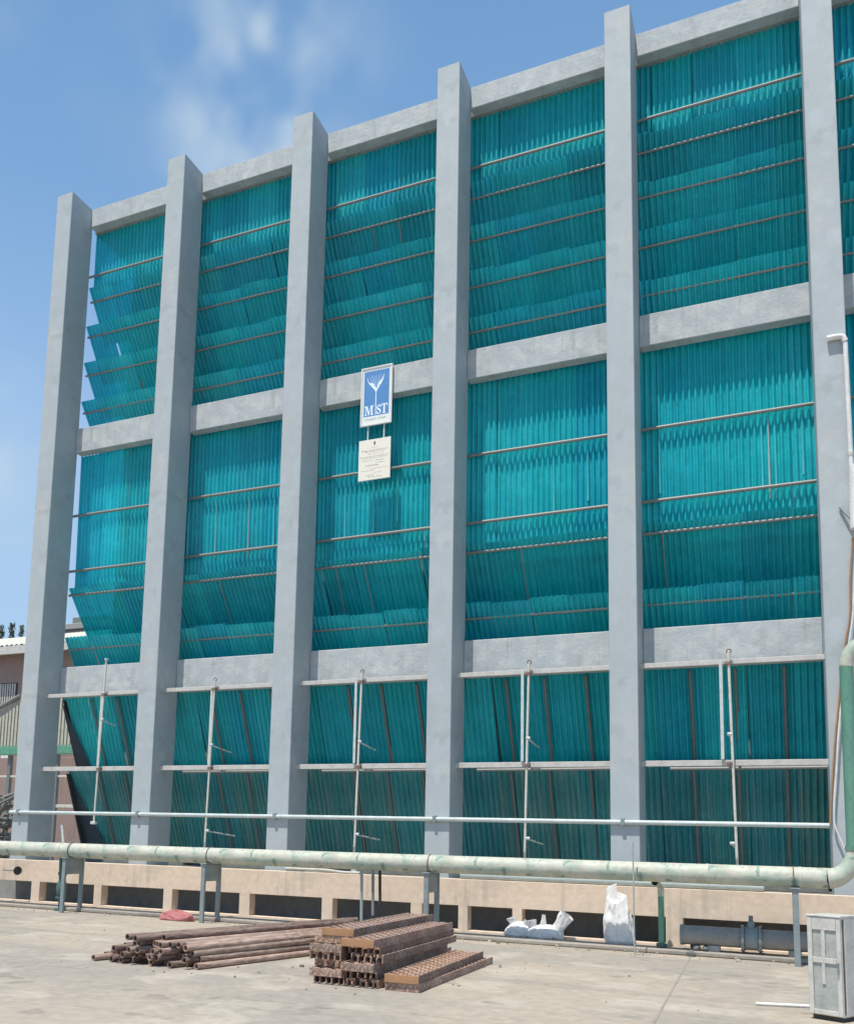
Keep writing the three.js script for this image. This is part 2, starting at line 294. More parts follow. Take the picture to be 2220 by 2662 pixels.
{ // dark plate closing the sloping end of the first bay
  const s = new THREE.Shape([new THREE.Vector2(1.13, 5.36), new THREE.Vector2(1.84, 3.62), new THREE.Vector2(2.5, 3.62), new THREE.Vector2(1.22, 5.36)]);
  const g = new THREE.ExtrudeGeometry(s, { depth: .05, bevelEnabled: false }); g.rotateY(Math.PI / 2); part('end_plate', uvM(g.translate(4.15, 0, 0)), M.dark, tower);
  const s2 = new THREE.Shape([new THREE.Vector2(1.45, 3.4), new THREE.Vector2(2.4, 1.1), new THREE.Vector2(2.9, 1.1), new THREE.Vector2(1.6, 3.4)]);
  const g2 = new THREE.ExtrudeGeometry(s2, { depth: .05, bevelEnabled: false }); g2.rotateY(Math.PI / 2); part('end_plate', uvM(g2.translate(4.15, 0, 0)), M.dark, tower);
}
for (const [yt, zt, yb, zb, w] of [[5.33, -1.16, 3.6, -1.92, .50], [3.42, -1.62, 1.2, -2.56, .85]]) {  // flat dark triangles over the sloping sheets at the end bay, widening downwards
  const g = new THREE.BufferGeometry(); g.setAttribute('position', new THREE.Float32BufferAttribute([4.14, yt, zt + .06, 4.14, yb, zb + .06, 4.14 + w, yb, zb + .06], 3)); g.computeVertexNormals(); part('end_triangle', uvM(g), std({ map: T.grain, color: lin(.05, .07, .09), roughness: .7, side: THREE.DoubleSide }), tower);
}
part('room_wall', box(COLX(6) + CWID + .01, COLX(7) - .01, 1.045, 5.38, -.75, -.6), M.mauve, tower);

// ---------------------------------------------------------------- basin wall with openings
{
  const s = new THREE.Shape([new THREE.Vector2(-1, 0), new THREE.Vector2(30, 0), new THREE.Vector2(30, 1.10), new THREE.Vector2(-1, 1.10)]);
  const holes = [[-.8, 1.0], [1.25, 3.0], [3.25, 4.97], [5.22, 6.90], [7.11, 8.89], [9.12, 10.90], [11.15, 12.91], [13.15, 14.90], [15.13, 15.90], [16.08, 16.98], [17.16, 18.75], [18.95, 19.78], [20.06, 22.3], [22.6, 24.3], [24.6, 26.5], [26.8, 28.5]];
  for (const [a, b] of holes) s.holes.push(new THREE.Path([new THREE.Vector2(a, .115), new THREE.Vector2(a, .595), new THREE.Vector2(b, .595), new THREE.Vector2(b, .115)]));
  const g = new THREE.ExtrudeGeometry(s, { depth: .245, bevelEnabled: true, bevelSize: .006, bevelThickness: .006, bevelSegments: 1 }); g.translate(0, 0, .205);
  solo('basin_wall', uvM(g), M.cream, 'low cream basin wall pierced by a row of dark rectangular openings', 'wall');
  const w = new THREE.PlaneGeometry(31, 3.1); w.rotateX(-Math.PI / 2); w.translate(14.5, .06, -1.4);
  struct('water', uvM(w), std({ color: lin(.16, .16, .14), roughness: .35 }));
  const bk = box(-1, 30, .0, .94, -.8, -.6); part('basin_back', bk, M.concrete, tower);
}

// ---------------------------------------------------------------- signboards
function canvasTex(w, h, draw) { const c = document.createElement('canvas'); c.width = w; c.height = h; draw(c.getContext('2d'), w, h); const t = new THREE.CanvasTexture(c); t.colorSpace = THREE.SRGBColorSpace; t.anisotropy = 8; return t; }
{
  const W = .80, Hh = 1.46, x0 = 12.94, y0 = 11.51, z0 = -.765;
  const t = canvasTex(560, 1024, (g, w, h) => {
    g.fillStyle = '#eceee8'; g.fillRect(0, 0, w, h);
    const px = (x) => x / W * w, py = (y) => (1 - y / Hh) * h;
    g.fillStyle = '#5b8fc6'; g.fillRect(px(.075), py(1.365), px(.65), py(.23) - py(1.365));
    for (let i = 0; i < 260; i++) { g.fillStyle = rnd() < .5 ? 'rgba(70,130,195,.18)' : 'rgba(150,175,205,.14)'; const rx = rr(.075, .68), ry = rr(.25, 1.33); g.fillRect(px(rx), py(ry), rr(6, 40), rr(6, 40)); }
    g.fillStyle = 'rgba(240,248,255,.97)'; g.strokeStyle = 'rgba(240,248,255,.97)';
    const cx = px(.385), ty = py(1.30), by = py(.80);
    // left petal, right petal, joined in a stem
    g.beginPath(); g.moveTo(cx, by); g.bezierCurveTo(cx - 40, by - 110, cx - 175, by - 170, cx - 165, ty + 40); g.bezierCurveTo(cx - 150, ty + 150, cx - 110, ty + 165, cx - 60, ty + 170); g.bezierCurveTo(cx - 20, ty + 200, cx + 5, by - 120, cx + 6, by); g.fill();
    g.beginPath(); g.moveTo(cx, by); g.bezierCurveTo(cx + 40, by - 110, cx + 150, by - 170, cx + 140, ty + 20); g.bezierCurveTo(cx + 115, ty + 130, cx + 90, ty + 130, cx + 50, ty + 165); g.bezierCurveTo(cx + 25, ty + 210, cx, by - 120, cx - 4, by); g.fill();
    g.lineWidth = 7; for (const [a, b, c2] of [[-120, 20, 130], [-80, 0, 140], [-40, 10, 150], [0, 0, 150], [45, 5, 140], [85, -5, 120]]) { g.globalAlpha = .75; g.beginPath(); g.moveTo(cx + a, ty + 30 + b); g.quadraticCurveTo(cx + a * .9, ty + 110, cx + a * .5, ty + 60 + c2); g.stroke(); } g.globalAlpha = 1;
    g.fillStyle = 'rgba(110,150,195,.8)'; for (const [a, b] of [[10, 130], [45, 160], [12, 190], [-30, 215], [60, 215], [22, 250], [80, 130], [100, 90]]) { g.beginPath(); g.ellipse(cx + a, ty + b, 9, 12, 0, 0, 7); g.fill(); }
    g.fillStyle = 'rgba(240,248,255,.97)'; g.lineWidth = 15; g.beginPath(); g.moveTo(cx, by - 6); g.lineTo(cx, py(.255)); g.stroke();
    g.textAlign = 'center'; g.textBaseline = 'alphabetic';
    const letter = (s, x, size, sx) => { g.save(); g.translate(px(x), py(.262)); g.scale(sx, 1); g.font = 'bold ' + size + 'px serif'; g.fillText(s, 0, 0); g.restore(); };
    letter('M', .215, 232, .80); letter('S', .468, 218, .72); letter('T', .605, 232, .78);
    g.fillStyle = 'rgba(120,130,125,.55)'; for (const [a, b] of [[.10, .40], [.45, .67]]) for (let x = a; x < b; x += .032) g.fillRect(px(x), py(.175), px(.014 + .012 * rnd()), 22 + 16 * rnd());
  });
  const s = thing('signboard', 'white framed blue board lettered MIST with a white flower emblem on the beam', 'sign');
  part('board', box(x0, x0 + W, y0, y0 + Hh, z0 - .02, z0, .003), M.white, s);
  const f = new THREE.PlaneGeometry(W - .01, Hh - .01); f.translate(x0 + W / 2, y0 + Hh / 2, z0 + .004); part('printed_face', f, std({ map: t, roughness: .4 }), s);
  for (const [a, b, c, d] of [[x0, x0 + W, y0, y0 + .04], [x0, x0 + W, y0 + Hh - .04, y0 + Hh], [x0, x0 + .04, y0 + .042, y0 + Hh - .042], [x0 + W - .04, x0 + W, y0 + .042, y0 + Hh - .042]]) part('frame', box(a, b, c, d, z0 + .005, z0 + .022, .004), M.white, s);
  for (const x of [13.1, 13.58]) part('bracket', box(x - .02, x + .02, 12.3, 12.8, BZ, z0 - .021, .002), M.steel, s);
  const W2 = .81, H2 = 1.0, X2 = 12.92, Y2 = 10.17;
  const t2 = canvasTex(512, 640, (g, w, h) => {
    g.fillStyle = '#efeadb'; g.fillRect(0, 0, w, h); g.fillStyle = 'rgba(90,95,95,.85)'; g.beginPath(); g.ellipse(w / 2, 62, 17, 34, 0, 0, 7); g.fill();
    const line = (y, a, b, col, hh = 13) => { g.fillStyle = col; let x = a * w; while (x < b * w) { const l = rr(8, 40); g.fillRect(x, y + rr(-2, 2), Math.min(l, b * w - x), hh * rr(.7, 1.1)); x += l + rr(5, 14); } };
    const k = 'rgba(105,100,85,.55)', r2 = 'rgba(190,110,95,.45)', g2 = 'rgba(110,125,90,.5)', p2 = 'rgba(110,95,110,.6)';
    line(120, .4, .6, r2); line(165, .08, .92, k); line(188, .2, .8, k); line(225, .3, .8, r2); line(265, .05, .95, k); line(290, .1, .9, g2); line(325, .12, .45, g2); line(330, .52, .8, k); line(370, .55, .85, g2); line(405, .22, .62, p2, 20); line(460, .35, .95, r2); line(490, .1, .5, g2); line(525, .5, .75, r2); line(560, .22, .5, k); line(592, .3, .75, k);
  });
  const n = thing('notice_board', 'cream notice of small print hanging on two straps below the blue board', 'sign');
  part('board', box(X2, X2 + W2, Y2, Y2 + H2, z0 - .02, z0, .004), M.white, n);
  const f2 = new THREE.PlaneGeometry(W2 - .02, H2 - .02); f2.translate(X2 + W2 / 2, Y2 + H2 / 2, z0 + .004); part('printed_face', f2, std({ map: t2, roughness: .6 }), n);
  for (const x of [13.13, 13.54]) part('strap', box(x - .017, x + .017, Y2 + H2 - .05, y0 + .03, z0 - .034, z0 - .022, .003), M.railPale, n);
}

// ---------------------------------------------------------------- standpipes with spray arms, one per bay
const riserSpots = [
  [6.25, 6.17, 2.05, 6.18, 'rust spotted standpipe rising above the beam of the open end bay'],
  [9.53, 9.46, 1.18, 5.50, 'rust spotted standpipe between the open end bay and the signboard bay'],
  [13.36, 13.23, 1.18, 5.50, 'rust spotted standpipe in the bay below the blue signboard'],
  [17.09, 16.97, 1.18, 5.50, 'rust spotted standpipe in the bay between the signboard and the white sack'],
  [20.87, 20.75, 1.18, 5.50, 'rust spotted standpipe in the bay beside the tall green riser']];
riserSpots.forEach(([x, xb, y0, y1, label], i) => {
  const s = thing('standpipe', label, 'pipe', [x, 0, -.25], 0, 'standpipes in front of the lower louvres');
  part('pipe', rod(V(i === 4 ? .09 : -.06, y0, 0), V(.02, y1, 0), .026, 10), M.flaky, s);
  part('flat_bar', box(xb - x - .03, xb - x + .03, 3.49, 5.36, -.05, -.02, .004), M.railPale, s);
  part('clamp', box(-.05, .06, 5.27, 5.33, -.06, .045, .005), M.rustB, s); part('clamp', box(-.06, .05, 3.38, 3.44, -.06, .045, .005), M.rustB, s);
  if (i) part('top_hook', new THREE.TorusGeometry(.04, .012, 6, 12).translate(.03, y1 + .03, 0), M.rustB, s); else part('cap', rod(V(.02, y1, 0), V(.02, y1 + .05, 0), .05, 10), M.railPale, s);
  for (const [yy, l] of i ? [[3.95, .85], [1.93, 1.2]] : [[4.65, .5]]) {
    const a = part('spray_arm', rod(V(0, yy, -.02), V(.03, yy - .09, -l), .016, 8), M.railPale, s); part('nozzle', rod(V(-.03, yy + .01, .0), V(.05, yy + .01, .0), .034, 10), M.railPale, a);
  }
  part('foot', i ? box(-.10, .02, y0 - .13, y0 + .06, -.05, .05, .01) : box(-.13, .02, y0 - .02, y0 + .05, -.06, .06, .01), M.railPale, s);
});

// long pipe rail tied across the columns
{
  const s = thing('pipe_rail', 'long pale pipe rail tied across the front of all the columns', 'rail');
  part('pipe', rod(V(3.70, 2.29, .047), V(22.46, 2.285, .047), .045, 12), M.railPale, s);
  for (let i = 1; i <= 5; i++) part('clamp', box(COLX(i) + .2, COLX(i) + .27, 2.22, 2.36, .002, .1, .005), M.steel, s);
}

// ---------------------------------------------------------------- the water main on its stands
const PZ = 1.3, PY = 1.40, PR = .168;
{
  const s = thing('water_main', 'thick flaking white and green pipe running along the basin wall and turning upright', 'pipe');
  part('pipe_run', rod(V(-3, PY - .01, PZ), V(22.34, PY, PZ), PR, 28), M.main, s);
  // elbow, tapering from the run into the riser
  const sweep = (pts, r0, r1, n = 20, rad = 22) => {
    const c = new THREE.CatmullRomCurve3(pts, false, 'centripetal'), fr = c.computeFrenetFrames(n, false), pos = [], uv = [], idx = [];
    for (let i = 0; i <= n; i++) { const p = c.getPointAt(i / n), r = lerp(r0, r1, i / n); for (let k = 0; k <= rad; k++) { const a = k / rad * 2 * Math.PI, q = p.clone().addScaledVector(fr.normals[i], Math.cos(a) * r).addScaledVector(fr.binormals[i], Math.sin(a) * r); pos.push(q.x, q.y, q.z); uv.push(k / rad * 1, i / n * .8); } }
    for (let i = 0; i < n; i++) for (let k = 0; k < rad; k++) { const a = i * (rad + 1) + k, b = a + rad + 1; idx.push(a, b, a + 1, a + 1, b, b + 1); }
    const g = new THREE.BufferGeometry(); g.setAttribute('position', new THREE.Float32BufferAttribute(pos, 3)); g.setAttribute('uv', new THREE.Float32BufferAttribute(uv, 2)); g.setIndex(idx); g.computeVertexNormals(); return g;
  };
  const arc = (cx, cy, r, a0, a1) => { const o = []; for (let i = 0; i <= 8; i++) { const a = lerp(a0, a1, i / 8); o.push(V(cx + r * Math.cos(a), cy + r * Math.sin(a) * 1.25, PZ)); } return o; };
  part('lower_elbow', sweep(arc(22.36, 1.88, .384, -Math.PI / 2, 0), PR, .106), M.main, s);
  const rz = part('riser', rod(V(22.744, 1.875, PZ), V(22.744, 4.86, PZ), .104, 24), M.riser, s);
  part('collar', rod(V(22.744, 1.86, PZ), V(22.744, 1.93, PZ), .125, 24), M.riser, rz);
  part('upper_elbow', sweep(arc(23.05, 4.85, .306, Math.PI, Math.PI / 2), .106, .12), M.main, s);
  part('branch', rod(V(23.04, 5.235, PZ), V(27, 5.235, PZ), .12, 20), M.main, s);
  for (const x of [6.62, 9.3, 15.66, 20.55, 21.96]) part('weld_ring', rod(V(x - .018, PY, PZ), V(x + .018, PY, PZ), PR + .006, 28), M.main, s);
  part('drop_pipe', rod(V(22.98, -.0, .95), V(22.98, 1.9, .95), .11, 16), M.greenDark, s);
}
function support(x, label) {
  const s = thing('pipe_support', label, 'support', [x, 0, PZ - .02], 0, 'steel stands under the water main');
  for (const z of [.30, -.30]) {
    const leg = part('leg', merge([box(-.045, .045, .0 + (z < 0 ? .085 : .0), 1.215, z - .008, z + .008, .002), box(-.045, -.03, (z < 0 ? .085 : .0), 1.215, z - .055, z - .010, .002), box(.03, .045, (z < 0 ? .085 : .0), 1.215, z - .055, z - .010, .002)]), M.steel, s);
    leg.name = 'leg';
  }
  part('cross_plate', box(-.035, .035, .86, 1.21, -.285, .235, .004), M.steel, s);
  part('saddle', box(-.07, .07, 1.217, 1.235, -.34, .34, .003), M.steel, s);
  part('u_bolt', new THREE.TorusGeometry(PR + .012, .011, 6, 24).rotateY(Math.PI / 2).translate(-.02, PY - .01, .02), M.rustB, s);
}
support(4.30, 'grey steel pipe stand beside the handwheel valve');
support(6.92, 'grey steel pipe stand beside the dark green valve column');
support(10.66, 'grey steel pipe stand behind the pile of rusty pipes, next to pink cloth');
support(15.62, 'grey steel pipe stand behind the stacked rusty gratings');
support(21.88, 'grey steel pipe stand beside the flanged grey pipe');

// pipework along the wall
{
  const z = .62;
  const v = thing('handwheel_valve', 'small dark handwheel on a short spindle against the cream wall', 'valve', [4.72, 1.0, .8]);
  part('wheel', new THREE.TorusGeometry(.085, .022, 8, 24).rotateY(1.1).translate(.1, -.15, 0), M.dark, v); part('spindle', rod(V(-.42, -.15, -.05), V(.1, -.15, 0), .018, 8), M.steel, v);
  part('disc', rod(V(.08, -.15, -.004), V(.10, -.15, .004), .078, 20), M.dark, v);
  const gx = at(165, 2300, 1.1).x;
  const g = thing('valve_column', 'dark green upright valve body hanging beneath the white water main', 'valve', [gx, 0, 1.14]);
  part('stem', rod(V(0, .0, 0), V(0, 1.28, .08), .05, 14), M.greenDark, g); part('body', new THREE.LatheGeometry([[.05, .32], [.11, .36], [.13, .5], [.12, .62], [.07, .7], [.06, .8], [.105, .82], [.105, .88], [.05, .9]].map(([a, b]) => new THREE.Vector2(a, b)), 18), M.greenDark, g);
  part('flange', rod(V(0, .28, 0), V(0, .33, 0), .13, 18), M.greenDark, g); part('base_flange', rod(V(0, .002, 0), V(0, .05, 0), .14, 18), M.greenDark, g);
  const st = at(163, 2180, 1.3); solo('stub_pipe', rod(V(0, 0, 0), V(-.08, .42, 0), .03, 10), M.railPale, 'short pale stub pipe leaning up from the water main', 'pipe', null, [st.x + .04, 1.55, 1.3]);
  // thin drop pipes beneath the main
  for (const [u, yb, m, l] of [[942, .1, M.steelPale, 'thin pale drop pipe under the water main, beside the scrap heap'], [971, .35, M.steel, 'grey drop pipe with a knuckle under the water main'], [989, .55, M.dark, 'short dark hanging rod under the water main']]) {
    const p = at(u, 2300, 1.2); solo('drop_pipe', rod(V(0, 0, 0), V(0, 1.25 - yb, .05), .03, 10), m, l, 'pipe', null, [p.x, yb, 1.2]);
  }
  const hp = [[590, 310], [720, 316], [850, 322], [950, 338], [1060, 340]].map(([a, b]) => { const q = at(500 + a * .4112, 2130 + b * .4112, .42); q.y = Math.max(q.y, 1.135); return q; });
  solo('hose', tube(hp, .032, 40, 10), M.beige, 'limp beige hose lying along the top of the basin wall', 'hose');
  const w2 = thing('wall_pipe', 'pale pipe resting along the wall top behind the water main', 'pipe');
  part('pipe', rod(V(15.9, 1.17, .33), V(21.4, 1.17, .33), .065, 14), M.steelPale, w2);
  for (const x of [16.0, 18.05, 18.4, 20.2, 20.7]) part('block', box(x, x + .3, 1.105, 1.225, .22, .26, .01), M.concrete, w2);
  const gs = thing('green_standpipe', 'light green elbowed pipe dropping from the water main into an opening', 'pipe');
  part('pipe', rod(V(19.745, .10, .86), V(19.745, .98, .86), .052, 16), M.green, gs);
  part('elbow', tube([V(19.745, .97, .86), V(19.74, 1.12, .86), V(19.70, 1.19, .95), V(19.68, 1.22, 1.2)], .055, 18, 12), M.main, gs); part('flange', rod(V(19.745, .10, .86), V(19.745, .16, .86), .09, 16), M.greenDark, gs);
}
// the grey flanged pipe in the last opening
{
  const s = thing('flanged_pipe', 'thick grey pipe with a flanged valve lying before the last wall opening', 'pipe', [0, 0, .86]);
  part('pipe', rod(V(20.09, .335, 0), V(22.6, .335, 0), .165, 24), M.grey, s);
  part('end_disc', rod(V(20.06, .335, 0), V(20.10, .335, 0), .175, 24), M.steel, s);
  for (const x of [21.06, 21.33]) { const f = part('flange', rod(V(x - .022, .335, 0), V(x + .022, .335, 0), .225, 24), M.steel, s); for (let k = 0; k < 8; k++) { const a = k / 8 * 6.283; part('bolt', rod(V(x - .04, .335 + .195 * Math.cos(a), .195 * Math.sin(a)), V(x + .04, .335 + .195 * Math.cos(a), .195 * Math.sin(a)), .012, 6), M.rustA, f); } }
  part('valve_body', rod(V(21.09, .335, 0), V(21.30, .335, 0), .19, 24), M.steel, s); part('bonnet', rod(V(21.19, .5, 0), V(21.19, .63, 0), .07, 14, .05), M.steel, s); part('stem', rod(V(21.19, .62, 0), V(21.19, .72, 0), .035, 12), M.rib, s);
  for (const x of [20.5, 21.75]) part('chock', box(x, x + .2, .085, .19, -.12, .12, .01), M.concrete, s);
}

// ---------------------------------------------------------------- right-hand corner: downpipe, hoses
{
  const s = thing('downpipe', 'white plastic downpipe with a bent top fixed to the corner column', 'pipe');
  const A = V(22.72, 11.24, .062), B = V(22.93, 11.24, .062), C2 = V(23.015, 11.12, .062), D = V(23.03, 8.7, .062);
  part('bend', tube([A, V(22.85, 11.245, .062), B.clone().add(V(.05, -.02, 0)), C2], .052, 20, 12), M.white, s);
  part('pipe', rod(C2, D, .042, 14), M.white, s); part('coupling', rod(V(23.028, 8.93, .062), V(23.03, 8.99, .062), .05, 14), M.beige, s);
  part('hopper', rod(V(23.06, 7.55, .11), V(23.06, 8.72, .11), .10, 16, .075), M.white, s);
  part('strut', rod(V(22.82, 8.0, .03), V(23.2, 7.4, .2), .022, 8), M.steel, s);
  const pt = (l) => l.map(([x, y]) => V(x, y, .05));
  solo('cable', tube(pt([[23.0, 7.4], [22.93, 6.6], [22.905, 5.98], [22.81, 5.47], [22.66, 4.3], [22.555, 3.34], [22.475, 2.32]]), .016, 60, 8), M.orange, 'thin orange cable slanting down the corner column', 'cable');
  solo('cable', tube(pt([[23.02, 6.9], [22.94, 5.9], [22.84, 5.3], [22.69, 4.2], [22.61, 3.38], [22.54, 2.3], [22.6, 2.1], [22.67, 1.9]]).map((p) => p.setZ(.09)), .018, 60, 8), M.white, 'thin white cable slanting down the corner column and bending at the rail', 'cable');
}

// ---------------------------------------------------------------- rusty pipes
{
  const PRr = .045, geo = (L) => { const g = new THREE.LatheGeometry([[.036, 0], [PRr, 0], [PRr, L], [.036, L], [.036, 0]].map(([a, b]) => new THREE.Vector2(a, b)), 14); const uv = g.attributes.uv; for (let i = 0; i < uv.count; i++) uv.setXY(i, uv.getX(i) * .28, uv.getY(i) * L); g.rotateX(-Math.PI / 2); return toCreasedNormals(g, .7); };
  const lens = [4.6, 4.9, 5.2].map(geo), mats = [M.rustA, M.rustB, M.rustC, M.rustB];
  const rows = [20, 18, 15, 11, 3];
  rows.forEach((n, k) => {
    for (let i = 0; i < n; i++) {
      const g = lens[Math.floor(rnd() * 3)], m = solo('rusty_pipe', g, mats[Math.floor(rnd() * 4)], k === 4 ? 'rusty steel pipe lying loose across the top of the pipe pile' : 'brown rusty steel pipe packed in the pile of long pipes', 'pipe', 'rusty pipes piled on the ground', [14.58 - .091 * i - .0455 * k - (k === 4 ? .52 : 0), PRr + .0785 * k, 7.66 + rr(-.30, .18)]);
      m.rotation.y = -.19 + rr(-.012, .012); m.rotation.x = k ? rr(-.004, .004) : 0;
      if (k === 4) { m.position.x -= .12 * i; m.rotation.y -= .01 * i; }
    }
  });
}
// ---------------------------------------------------------------- rusty gratings
{
  const L = 3.3, Wd = .43, Hh = .095;
  const bar = box(-.012, .012, 0, Hh - .038, -L, 0, .002), rods = merge(Array.from({ length: 34 }, (_, i) => [0, 1, 2].slice(0, i % 2 ? 2 : 3).map((j) => box(-.155 + j * .155 + (i % 2 ? .0775 : 0) - .045, -.155 + j * .155 + (i % 2 ? .0775 : 0) + .045, Hh - .04, Hh, -.075 - i * .095, -.045 - i * .095, .004))).flat()), endp = box(-Wd / 2, Wd / 2, .0, Hh, .001, .014, .003), side = box(-.009, .009, 0, Hh, -L, 0, .002);
  function grating(x, y, z, turn, label, group, banded, k) {
    const s = thing('steel_grating', label, 'grating', [x + (y > .01 ? rr(-.035, .035) : 0), y, z + rr(-.10, .08)], turn + rr(-.016, .016), group), mt = [M.rustA, M.rustB, M.rustC, M.rustTan][Math.floor(rnd() * 4)]; s.scale.z = rr(.93, 1.03);
    for (let i = 0; i < 4; i++) { const q = part('bearing_bar', bar, [mt, M.rustA, M.rustC][Math.floor(rnd() * 3)], s); q.position.x = -.129 + i * .086 + rr(-.006, .006); q.position.z = rr(-.05, .012); }
    for (const sx of [-1, 1]) part('side_bar', side, mt, s).position.x = sx * (Wd / 2 - .012);
    part('tread_blocks', rods, [M.rustC, M.rustTan][k % 2], s);
    if (banded) part('end_plate', endp, banded === 2 ? M.orange : mt, s);
  }
  const top = { a: 'topmost rusty grating with an orange end plate, on the tall stack', b: 'topmost rusty grating with an orange end plate, on the middle stack', c: 'upper rusty grating with an orange end plate, on the low stack' };
  const lab = { a: 'rusty steel grating panel in the tall stack beside the rusty pipes', b: 'rusty steel grating panel in the middle stack between the tall and low ones', c: 'rusty steel grating panel at the bottom of the low stack of two' };
  const ja = [.0, .03, -.04, .02, .05, -.01, .02];
  for (let k = 0; k < 7; k++) grating(16.54 + ja[k] * .5 + (k === 6 ? .07 : 0), .0965 * k + .003, 7.70 + ja[k] * 2, .04 + (k % 3 - 1) * .008, k === 6 ? top.a : lab.a, 'gratings in the tall stack', [0, 1, 1, 0, 1, 1, 2][k], k);
  for (let k = 0; k < 6; k++) grating(17.02 + ja[k + 1] * .4, .0965 * k + .003, 7.72 + ja[6 - k] * 2, .03 + (k % 3 - 1) * .008, k === 5 ? top.b : lab.b, 'gratings in the middle stack', [0, 0, 1, 0, 0, 2][k], k + 1);
  for (let k = 0; k < 2; k++) grating(17.56, .0965 * k + .003, 7.77 - k * .03, .035, k ? top.c : lab.c, 'gratings in the low stack', [1, 2][k], k + 2);
}

// ---------------------------------------------------------------- soft things
function lump(rad, top, seed0, shape, n = 88, m = 60) {   // draped bag: rad(a,t) outline, folds from noise
  const pos = [], uv = [], idx = [];
  for (let j = 0; j <= m; j++) for (let i = 0; i <= n; i++) {
    const a = i / n * 2 * Math.PI, t = j / m, [r, y, ox, oz] = shape(a, t), ca = Math.cos(a), sa = Math.sin(a);
    const n1 = fbm(ca * 1.3 + seed0, sa * 1.3 + 3, t * 1.7 + .123, 3), n2 = fbm(ca * 3 + seed0, sa * 3 + 9, t * 3.1 + .37, 2);
    const f = 1 + .32 * (n1 - .5) + .10 * Math.sin(4 * a + 6 * n1 + t * 3) * (.4 + .6 * t) + .06 * Math.sin(9 * a - 5 * t + 7 * n2) + .05 * Math.sin(15 * a + 9 * t + 9 * n1) * t;
    pos.push(ox + rad[0] * r * f * ca, y * top, oz + rad[1] * r * f * sa); uv.push(i / n, t);
  }
  for (let j = 0; j < m; j++) for (let i = 0; i < n; i++) { const a = j * (n + 1) + i, b = a + n + 1; idx.push(a, b, a + 1, a + 1, b, b + 1); }
  const g = new THREE.BufferGeometry(); g.setAttribute('position', new THREE.Float32BufferAttribute(pos, 3)); g.setAttribute('uv', new THREE.Float32BufferAttribute(uv, 2)); g.setIndex(idx); g.computeVertexNormals(); return g;
}
const sq = (a, p = .7) => { const c = Math.abs(Math.cos(a)), s = Math.abs(Math.sin(a)); return 1 / Math.pow(Math.pow(c, 2 / p) + Math.pow(s, 2 / p), p / 2); };
solo('white_sack', lump([.25, .145], 1, 1.7, (a, t) => {
  const w = t < .06 ? .86 + t * 2.3 : t < .5 ? 1 : lerp(1, .62, Math.pow((t - .5) / .5, 1.3)), ear = t > .6 ? (Math.pow(Math.max(0, -Math.cos(a)), 8) * .30 + Math.pow(Math.max(0, Math.cos(a - .3)), 7) * .12) * Math.pow((t - .6) / .4, 1.5) : 0;
  return [sq(a) * w * (t > .96 ? lerp(1, .0, (t - .96) / .04) : 1), t * .78 + ear + .03 * Math.sin(3 * a) * t, -.05 * t, 0];
}), M.sack, 'tall white woven sack standing upright before the basin wall', 'sack', null, [19.0, .083, .625]);
const slump = (h) => (a, t) => { const w = Math.sqrt(Math.max(0, 1 - t * t * t)); return [w * (t < .1 ? .85 + t * 1.5 : 1), t * h, .04 * t, 0]; };
const neck = (x, y, z, dx, dy, L, r0, r1, sd) => { const g = lump([1, .7], 1, sd, (a, t) => [lerp(r0, r0 * .55, sstep(0, .35, t)) * (1 - sstep(.3, 1, t)) + r1 * sstep(.3, 1, t), t * L, 0, 0], 40, 24); g.applyQuaternion(new THREE.Quaternion().setFromUnitVectors(V(0, 1, 0), V(dx, dy, .15).normalize())); g.translate(x, y, z); return g; };
solo('white_sack', merge([lump([.25, .135], 1, 8.1, slump(.29)), neck(-.08, .20, 0, -.3, 1, .15, .10, .09, 3.1), neck(.14, .17, .03, .5, 1, .14, .10, .08, 5.3)]), M.sack, 'round slumped white sack beside the sack with a raised corner', 'sack', null, [17.12, .083, .60]);
solo('white_sack', merge([lump([.34, .135], 1, 15.6, slump(.26)), neck(.16, .08, 0, .7, 1, .46, .19, .13, 11.7), neck(-.2, .15, .03, -.25, 1, .18, .12, .09, 2.2), neck(-.04, .17, 0, .1, 1, .27, .10, .03, 7.9)]), M.sack, 'crumpled white sack with one corner raised', 'sack', null, [17.64, .083, .60]);
solo('pink_cloth', lump([.42, .16], 1, 4.2, (a, t) => [Math.sqrt(Math.max(0, 1 - t * t * t)) * (t < .1 ? .9 + t : 1), t * .2 + .03 * t * Math.sin(3 * a), 0, 0]), M.pink, 'crumpled pink cloth lying beside a pipe stand', 'cloth', null, [9.95, .002, 1.42]);
solo('small_bag', lump([.17, .12], 1, 33.2, (a, t) => [Math.sqrt(Math.max(0, 1 - t * t)) * (t < .1 ? .9 + t : 1), t * .2, 0, 0], 28, 20), M.white, 'small cream bag on the scrap behind the gratings', 'bag', null, [at(914, 2390, 1.3).x, .002, 1.75]);
{ // twisted scrap behind the gratings
  const s = thing('scrap_heap', 'brown twisted scrap and sticks heaped behind the gratings', 'scrap', [at(945, 2380, 1.3).x, .002, 1.6]);
  for (let i = 0; i < 22; i++) { const x = rr(-.55, .55), z = rr(-.2, .2), a = rr(0, 6.28), l = rr(.2, .55); part('stick', tube([V(x, .012, z), V(x + l * .4 * Math.cos(a), rr(.1, .32), z + .2 * Math.sin(a)), V(x + l * Math.cos(a), rr(.012, .12), z + l * .4 * Math.sin(a))], rr(.006, .014), 8, 5), [M.rustA, M.rustC, M.beige][i % 3], s); }
}
